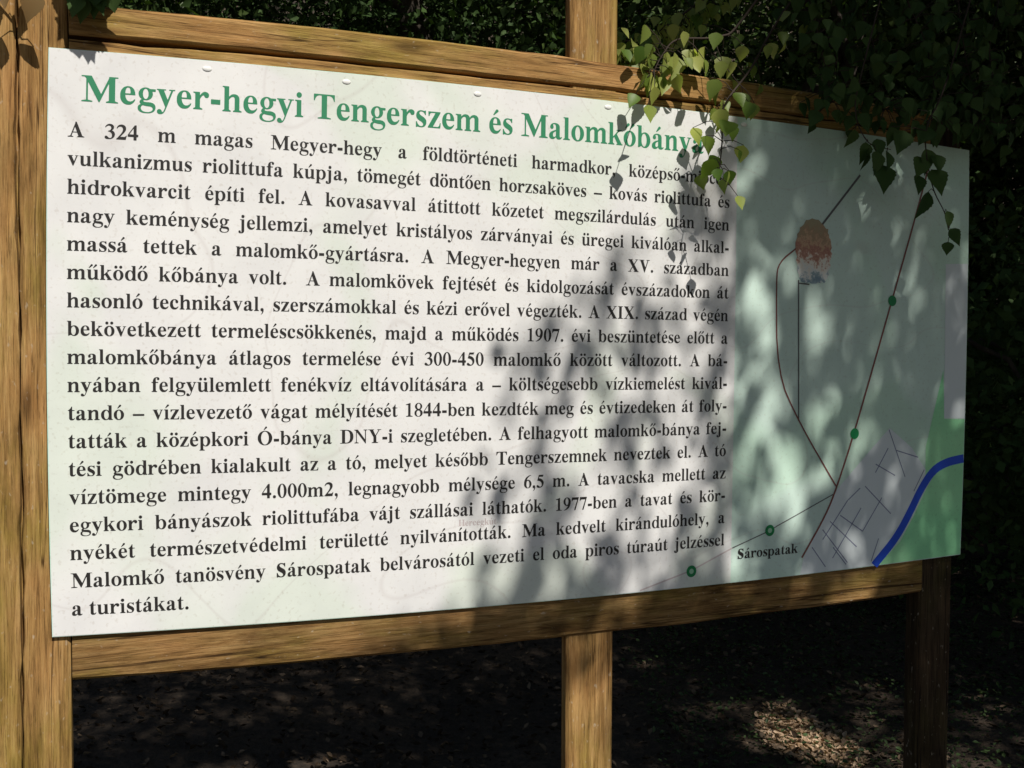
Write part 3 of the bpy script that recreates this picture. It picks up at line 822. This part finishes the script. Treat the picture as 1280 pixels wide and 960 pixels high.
def tree(name, loc, h_trunk, r_trunk, centre, radii, n_cl, per, spread, L, label, cat, mleaf, mb, seed, group=None, extra=None, lean=(0, 0)):
    rng = np.random.default_rng(seed)
    x, y = loc; z = float(ground_h(np.array(x), np.array(y)))
    root = empty(name, (x, y, z))
    tag(root, label, cat, group)
    top = (x+lean[0], y+lean[1], z+h_trunk)
    tr = limb((x, y, z-0.2), top, r_trunk, r_trunk*.45, 9, 0.0, seed)
    tr[1][0] *= 1.35
    c = np.array(centre) + np.array([x, y, z])
    cl, p = clump_points(c, radii, n_cl, per, spread, rng)
    limbs = [tr]
    for k in range(9):
        t = rng.uniform(.45, 1.0)
        st_ = Vector((x, y, z)).lerp(Vector(top), t)
        limbs.append(limb(st_, cl[rng.integers(len(cl))], r_trunk*.38, 0.012, 7, .05, seed*31+k))
    tube_obj("trunk", limbs, mb, root)
    if extra is not None: p = np.concatenate([p, extra])
    p = p[crown_keep(p)]  # crown leaves left out to shape the light on board and ground
    # nothing grows through the board or into the photographer's face
    b = (p-BP); dd = b @ BN; uu = b @ BD
    p = p[~((np.abs(dd) < 0.30) & (uu > -.4) & (uu < 2.5) & (p[:, 2] < 3.2))]
    p = p[np.linalg.norm(p-np.array([0, 0, 1.6]), axis=1) > 1.2]
    # keep the space between the viewer and the board open
    az = p[:, 0]/np.maximum(p[:, 1], .01); el = (p[:, 2]-1.6)/np.maximum(p[:, 1], .01)
    dd = (p-BP) @ BN
    front = (p[:, 1] > 0) & (dd > 0) & (np.abs(az) < .62) & (el < .50) & (el > -.6)
    p = p[~front]
    r = rng.random(len(p))
    leaves_obj("crown", p, L*(0.7+.6*r), L*.62*(0.7+.6*r), mleaf, root)
    return root

# the birch that shades the right half of the board: unseen leaf sprays added along the sun's path to the shaded area
rs = np.random.default_rng(11)
n = 26000
uu = rs.uniform(-.2, 2.9, n); vv = rs.uniform(-1.6, 1.7, n); tt = rs.uniform(3.0, 6.5, n)
spray = BP + uu[:, None]*BD + vv[:, None]*np.array([0, 0, 1]) + tt[:, None]*SUN
spray += rs.normal(0, .04, spray.shape)
n = 90000
uu = rs.uniform(-4.0, 5.5, n); vv = rs.uniform(1.35, 6.5, n); tt = rs.uniform(1.0, 5.0, n)
over = BP + uu[:, None]*BD + vv[:, None]*np.array([0, 0, 1]) + tt[:, None]*SUN  # unseen leaves added overhead to keep sun off the ground behind
k_ = over[:, 0]*0.8 + over[:, 1]*0.2 > 0.6
spray = np.concatenate([spray, over[k_]]); over_left = over[~k_]
birch = tree("birch_tree", (3.15, 3.5), 6.5, 0.13, (0.2, -1.6, 5.6), (2.6, 3.2, 1.9), 420, 40, 0.22, 0.075,
     "tall birch behind the board's right end, its hanging twigs drooping over the board", "tree", m_birch, m_birchbark, 21, extra=spray)

def near_leaf(bm_v, bm_f, base, ax, nm, L, Wd, curl=0.08):
    """a birch leaf: rhombic, toothed edge, drip tip, folded along the midrib"""
    ax = Vector(ax).normalized(); nm = Vector(nm); sd = ax.cross(nm).normalized(); nm = sd.cross(ax)
    prof = [(0.0, 0.0), (0.10, .28), (0.2, .41), (.27, .47), (.30, .44), (.38, .46), (.42, .40), (.52, .38), (.56, .32), (.66, .27), (.70, .21), (.82, .12), (.9, .06), (1.0, 0.0)]
    b = len(bm_v); n = len(prof)
    pt = lambda t, s: Vector(base) + ax*(L*t) + sd*(Wd*s) + nm*(abs(s)*Wd*.30 - curl*L*t*t)
    for t, s in prof: bm_v.append(pt(t, 0))
    for t, s in prof: bm_v.append(pt(t, s))
    for t, s in prof: bm_v.append(pt(t, -s))
    for k in range(n-1):
        if k == 0:
            bm_f.append((b, b+n+1, b+1)); bm_f.append((b, b+1, b+2*n+1))
        elif k == n-2:
            bm_f.append((b+k, b+n+k, b+n-1)); bm_f.append((b+k, b+n-1, b+2*n+k))
        else:
            bm_f.append((b+k, b+n+k, b+n+k+1, b+k+1)); bm_f.append((b+k, b+k+1, b+2*n+k+1, b+2*n+k))

def front(u, v, dl):                     # a point dl in front of the panel plane
    return Vector(BP + u*BD + np.array([0, 0, v]) + dl*BN)

def twig(parent, pts, dls, leaves, m, seed, r0=0.0035, dens=0, size=0.045, origin=None, lo=9):
    """hanging twig in front of the board with leaves on short stalks"""
    rr = random.Random(seed)
    P_ = [front(u, v, d) for (u, v), d in zip(pts, dls)]
    fine = []
    for k in range(len(P_)-1):
        for q in range(5):
            t = q/5
            a = P_[max(k-1, 0)]; b = P_[k]; c = P_[k+1]; d = P_[min(k+2, len(P_)-1)]
            fine.append(0.5*((2*b)+(c-a)*t+(2*a-5*b+4*c-d)*t*t+(3*b-a-3*c+d)*t*t*t))
    fine.append(P_[-1])
    if origin is not None:
        fine = [p for p in limb(origin, fine[0], 0, 0, 10, .03, seed)[0][:-1]] + fine
    rads = [r0*(2.2-1.6*k/(len(fine)-1)) if origin is not None else r0*(1-.55*k/(len(fine)-1)) for k in range(len(fine))]
    paths = [(fine, rads)]
    V = []; F = []
    todo = list(leaves)
    nf = len(fine)
    for k in range(dens):
        p = fine[rr.randrange(lo if origin is not None else 0, nf)]
        off = Vector((rr.gauss(0, .03), rr.gauss(0, .03), rr.gauss(-.012, .022)))
        todo.append((p+off, size*rr.uniform(.75, 1.2), None))
    for (p, L, face) in todo:
        if isinstance(p, tuple): p = front(*p)
        near = min(fine, key=lambda q: (q-p).length)
        paths.append(([near, near.lerp(p, .5)+Vector((0, 0, .006)), p], [0.0011, .0009, .0007]))
        ax = Vector((rr.gauss(0, .35), rr.gauss(0, .35), -1))
        nm = Vector(BN)*(1.0 if face is None else face) + Vector((rr.gauss(0, .7), rr.gauss(0, .7), .5+rr.gauss(0, .5)))
        near_leaf(V, F, p, ax, nm, L, L*rr.uniform(.78, .95), rr.uniform(0, .2))
    off = Vector(parent.location)
    tw = tube_obj("twig", paths, m_twig, parent, 5)
    me = bpy.data.meshes.new("leaves"); me.from_pydata([tuple(v-off) for v in V], [], F)
    for p in me.polygons: p.use_smooth = True
    link_mesh("leaves", me, m, tw)
    return tw

# birch twigs hanging in front of the upper right of the board, two more behind its top rail
BT = Vector((3.15, 3.5, 4.4))
twig(birch, [(1.62, 1.50), (1.4544, 1.2337), (1.385, 1.115), (1.295, 1.015), (1.272, 0.935), (1.258, 0.86)], [.14, .05, .04, .07, .10, .11],
     [((1.2654, 1.145, 0.04), .046, None), ((1.2958, 1.035, 0.11), .040, 2), ((1.245, 0.895, 0.11), .052, None), ((1.28, 0.975, 0.11), .05, None), ((1.262, 1.0, 0.10), .05, None), ((1.225, 0.94, 0.11), .045, None),
      ((1.3, 1.08, 0.04), .05, None), ((1.33, 1.12, 0.04), .045, None)],
     m_birch, 5, dens=36, size=.036, origin=BT, r0=.002, lo=10)
twig(birch, [(1.52, 1.48), (1.3651, 1.221), (1.3079, 1.1736), (1.2056, 1.155), (1.170, 1.12), (1.150, 1.085)], [.12, .04, .03, .03, .03, .03],
     [((1.2007, 1.115, 0.04), .055, 2), ((1.1347, 1.075, 0.03), .05, None), ((1.19, 1.08, 0.04), .045, 2), ((1.17, 1.08, 0.03), .05, None), ((1.14, 1.07, 0.04), .045, 2), ((1.15, 1.075, 0.03), .042, None),
      ((1.0958, 0.992, 0.10), .038, 2), ((1.11, 1.03, 0.10), .04, None)],
     m_birch, 6, dens=30, size=.038, origin=BT, r0=.002, lo=10)
twig(birch, [(1.30, 1.55), (1.08, 1.36), (1.10, 1.26), (1.14, 1.22), (1.18, 1.14)], [-.25, -.18, -.15, -.15, -.15],
     [((1.075, 1.19, -0.14), .055, 2), ((1.13, 1.17, -0.15), .045, 2), ((1.1, 1.16, -0.15), .05, None)],
     m_birch, 7, dens=40, size=.038, origin=BT, r0=.002, lo=9)
twig(birch, [(1.60, 1.50), (1.44, 1.36), (1.36, 1.30), (1.28, 1.24), (1.20, 1.20), (1.13, 1.18)], [-.3, -.22, -.2, -.18, -.18, -.16], [], m_birch, 8, dens=110, size=.038, origin=BT, r0=.002, lo=9)
# birch twigs in front of the map, deep shade put into a darker leaf colour
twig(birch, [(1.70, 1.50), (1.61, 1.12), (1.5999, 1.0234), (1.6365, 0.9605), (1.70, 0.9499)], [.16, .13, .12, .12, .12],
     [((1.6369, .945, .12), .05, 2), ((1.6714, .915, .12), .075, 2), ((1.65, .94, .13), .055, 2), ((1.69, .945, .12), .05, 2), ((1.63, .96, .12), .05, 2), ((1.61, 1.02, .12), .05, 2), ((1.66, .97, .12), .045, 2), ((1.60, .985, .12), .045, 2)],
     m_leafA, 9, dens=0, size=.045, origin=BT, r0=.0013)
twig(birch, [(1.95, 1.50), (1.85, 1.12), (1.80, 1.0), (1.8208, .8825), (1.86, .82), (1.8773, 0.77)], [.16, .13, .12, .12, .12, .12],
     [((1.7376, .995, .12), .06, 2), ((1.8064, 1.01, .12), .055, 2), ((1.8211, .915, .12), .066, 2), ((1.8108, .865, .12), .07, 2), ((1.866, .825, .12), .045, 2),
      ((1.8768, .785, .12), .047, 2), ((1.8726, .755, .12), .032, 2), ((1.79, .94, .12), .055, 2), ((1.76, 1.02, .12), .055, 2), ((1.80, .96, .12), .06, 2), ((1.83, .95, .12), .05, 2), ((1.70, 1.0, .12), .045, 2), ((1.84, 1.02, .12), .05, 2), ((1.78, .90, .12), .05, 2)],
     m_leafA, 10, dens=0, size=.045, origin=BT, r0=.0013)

# dark leafy twigs added to blacken the shaded right end of the top rail
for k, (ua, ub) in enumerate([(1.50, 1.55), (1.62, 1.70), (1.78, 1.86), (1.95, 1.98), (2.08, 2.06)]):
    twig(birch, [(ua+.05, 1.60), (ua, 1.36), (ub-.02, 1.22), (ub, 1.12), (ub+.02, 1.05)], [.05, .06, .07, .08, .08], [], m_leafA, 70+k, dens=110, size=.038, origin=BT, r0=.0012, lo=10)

# the hornbeam on the left: one twig hangs into the top left corner
horn = tree("hornbeam_tree", (-2.75, 2.9), 5.5, 0.15, (-0.6, 0.6, 4.6), (2.0, 2.0, 1.6), 160, 45, 0.22, 0.08,
     "hornbeam left of the board, a leafy twig of it over the board's top left corner", "tree", m_leafB, m_bark, 33, extra=over_left)
HT_ = Vector((-2.75, 2.9, 3.6))
twig(horn, [(-.20, 1.35), (-.10, 1.19), (-.05, 1.12), (-.03, 1.085)], [.12, .07, .055, .055],
     [((-.012, 1.075, .055), .058, 2), ((-.06, 1.085, .055), .05, 2), ((-.045, 1.12, .055), .05, None), ((-.08, 1.13, .055), .05, 2)],
     m_brownleaf, 12, dens=0, size=.045, origin=HT_, r0=.002)
twig(horn, [(-.03, 1.52), (.04, 1.40), (.075, 1.31), (.085, 1.25)], [.16, .13, .13, .13],
     [((.06, 1.215, .13), .06, 2), ((.075, 1.210, .13), .065, 2), ((.095, 1.200, .13), .06, 2), ((.085, 1.190, .125), .05, 2), ((.07, 1.245, .13), .06, 2), ((.10, 1.235, .13), .055, 2), ((.085, 1.265, .13), .055, 2),
      ((.055, 1.255, .13), .055, 2), ((.10, 1.275, .13), .055, 2), ((.085, 1.225, .14), .06, 2), ((.07, 1.200, .135), .055, 2), ((.095, 1.255, .14), .06, 2), ((.065, 1.275, .135), .06, 2)],
     m_leafB, 13, dens=6, size=.05, origin=HT_, r0=.002)

twig(horn, [(.0, 1.50), (.03, 1.30), (.05, 1.16), (.062, 1.10)], [.10, .06, .04, .035],
     [((.045, 1.115, .035), .05, 2), ((.065, 1.10, .035), .055, 2), ((.06, 1.08, .03), .045, 2), ((.08, 1.11, .035), .05, 2), ((.05, 1.08, .032), .04, 2), ((.035, 1.12, .035), .045, 2), ((.075, 1.085, .03), .04, 2), ((.095, 1.10, .035), .04, 2)],
     m_leafA, 14, dens=8, size=.05, origin=HT_, r0=.002)

# unseen trees added at the right so their crowns block the sun
tree("shade_tree", (6.3, 0.6), 6.0, 0.22, (0, 0, 5.4), (3.2, 3.2, 2.6), 420, 40, 0.3, 0.13,
     "unseen shade tree added to the right of the board", "tree", m_leafB, m_bark, 41)
tree("shade_tree", (5.6, 5.4), 6.5, 0.22, (0, 0, 5.4), (3.0, 3.0, 3.0), 420, 40, 0.3, 0.13,
     "unseen shade tree added further back to the right of the board", "tree", m_leafB, m_bark, 42)
# woodland behind the board
WOOD = [(-3.6, 6.3, "leafy tree nearest behind the board's left post"), (-0.6, 6.8, "leafy tree behind the left half of the board, its crown over the top rail"),
        (2.2, 7.2, "leafy tree behind the middle post of the board"), (4.6, 8.2, "dark leafy tree in the shade beyond the board's right end"),
        (-6.5, 8.6, "leafy tree at the far left of the wood"), (-2.3, 9.4, "second-row tree behind the left post"),
        (0.9, 10.0, "second-row tree behind the left half of the board"), (3.6, 11.0, "second-row tree behind the birch twigs"),
        (7.2, 10.4, "dark tree at the far right of the wood"), (5.8, 13.0, "rearmost tree on the slope at the right"),
        (-5.0, 12.2, "rearmost tree on the slope at the left"), (-1.0, 13.0, "rearmost tree on the slope behind the board's left half"), (2.2, 14.0, "rearmost tree on the slope behind the middle post")]
for k, (x, y, lb) in enumerate(WOOD):
    tree("forest_tree", (x, y), 6.0+.5*math.sin(k), 0.14+.03*math.cos(k*2), (0, 0, 5.2), (2.5, 2.3, 3.2), 560, 70, 0.24, 0.062,
         lb, "tree", m_leafA if k % 2 else m_leafB, m_bark, 60+k, "trees of the wood behind the board")
for k, (x, y, lb) in enumerate([(6.2, 7.6, "broad bushy tree filling the right edge of the wood"), (4.9, 9.6, "low bushy tree between the trunks beyond the board's right end"), (8.6, 8.6, "farthest bushy tree at the right"), (3.2, 9.0, "low bushy tree behind the birch twigs")]):
    tree("bushy_tree", (x, y), 3.0, 0.07, (0, 0, 2.6), (1.9, 1.7, 2.6), 420, 64, 0.22, 0.07, lb, "tree", m_leafA, m_bark, 160+k, "bushy trees of the wood behind the board")
# shrubs under the trees
SHR = [(4.3, 7.6, "dark shrub deepest in the wood at the right"), (5.2, 5.6, "broad dark shrub at the right edge of the wood"), (2.7, 4.6, "dark shrub in deep shade beside the board's right post"), (3.4, 6.2, "dark shrub further back right of the board"),
       (-1.6, 6.4, "dark shrub behind the board's left end"), (0.4, 7.2, "dark shrub behind the middle of the board")]
for k, (x, y, lb) in enumerate(SHR):
    tree("shrub", (x, y), 1.4, 0.03, (0, 0, 1.3), (1.0, .9, 1.15), 150, 40, 0.13, 0.06, lb, "shrub", m_leafA, m_bark, 90+k, "shrubs behind the board")

# ------------------------------------------------------------------ leaf litter and ground cover
def scatter(name, n, x0, x1, y0, y1, L, m, lift, kind='stuff', centre=None):
    x = RNG.uniform(x0, x1, n); y = RNG.uniform(y0, y1, n)
    if centre is not None:
        r_ = np.sqrt(RNG.random(n))**1.3; t_ = RNG.uniform(0, 2*np.pi, n)
        a_, b_ = r_*np.cos(t_)*centre[3], r_*np.sin(t_)*centre[2]
        x = centre[0]+a_*FAX[0]-b_*FAX[1]; y = centre[1]+a_*FAX[1]+b_*FAX[0]
    z = ground_h(x, y) + lift*RNG.random(n) + .004
    Pp = np.stack([x, y, z], 1)
    a = RNG.uniform(0, 2*np.pi, n)
    ax = np.stack([np.cos(a), np.sin(a), RNG.normal(0.1, .25, n)], 1); ax /= np.linalg.norm(ax, axis=1)[:, None]
    up = np.stack([RNG.normal(0, .35, n), RNG.normal(0, .35, n), np.ones(n)], 1)
    sd = np.cross(ax, up); sd /= np.linalg.norm(sd, axis=1)[:, None]; nm = np.cross(sd, ax)
    l = (L*np.clip(np.exp(RNG.normal(0, .45, n)), .4, 1.7))[:, None]
    cu = RNG.normal(.16, .12, n)[:, None]*l
    V = np.stack([Pp, Pp+ax*l*.33-sd*l*.27+nm*cu, Pp+ax*l*.68-sd*l*.22+nm*cu*.8, Pp+ax*l+nm*cu*.9,
                  Pp+ax*l*.68+sd*l*.22+nm*cu*1.2, Pp+ax*l*.33+sd*l*.27+nm*cu, Pp+ax*l*.5], 1).reshape(-1, 3)
    kk = np.arange(n)[:, None]*7
    F = np.concatenate([kk+np.array([[a_, b_, 6]]) for a_, b_ in ((0, 1), (1, 2), (2, 3), (3, 4), (4, 5), (5, 0))], 0)
    return tag(link_mesh(name, mesh_np(name, V, F, 3), m), kind=kind)
scatter("fallen_leaves", 30000, -4, 6, 1.5, 9, 0.026, m_litter, 0.008)
m_pale = leaf_mat("sun_fleck_leaf", (0.26, 0.17, 0.10), (0.58, 0.42, 0.29), 0.1, 0.8, 0.1)
scatter("sun_fleck_leaves", 3000, 0, 1, 0, 1, 0.022, m_pale, 0.008, centre=(1.27, 4.2, .17, .38))  # pale leaves laid on the sun fleck, its brightness put into their colour
scatter("ground_cover", 22000, 0.6, 5, 3.6, 8, 0.017, m_cover, 0.06)
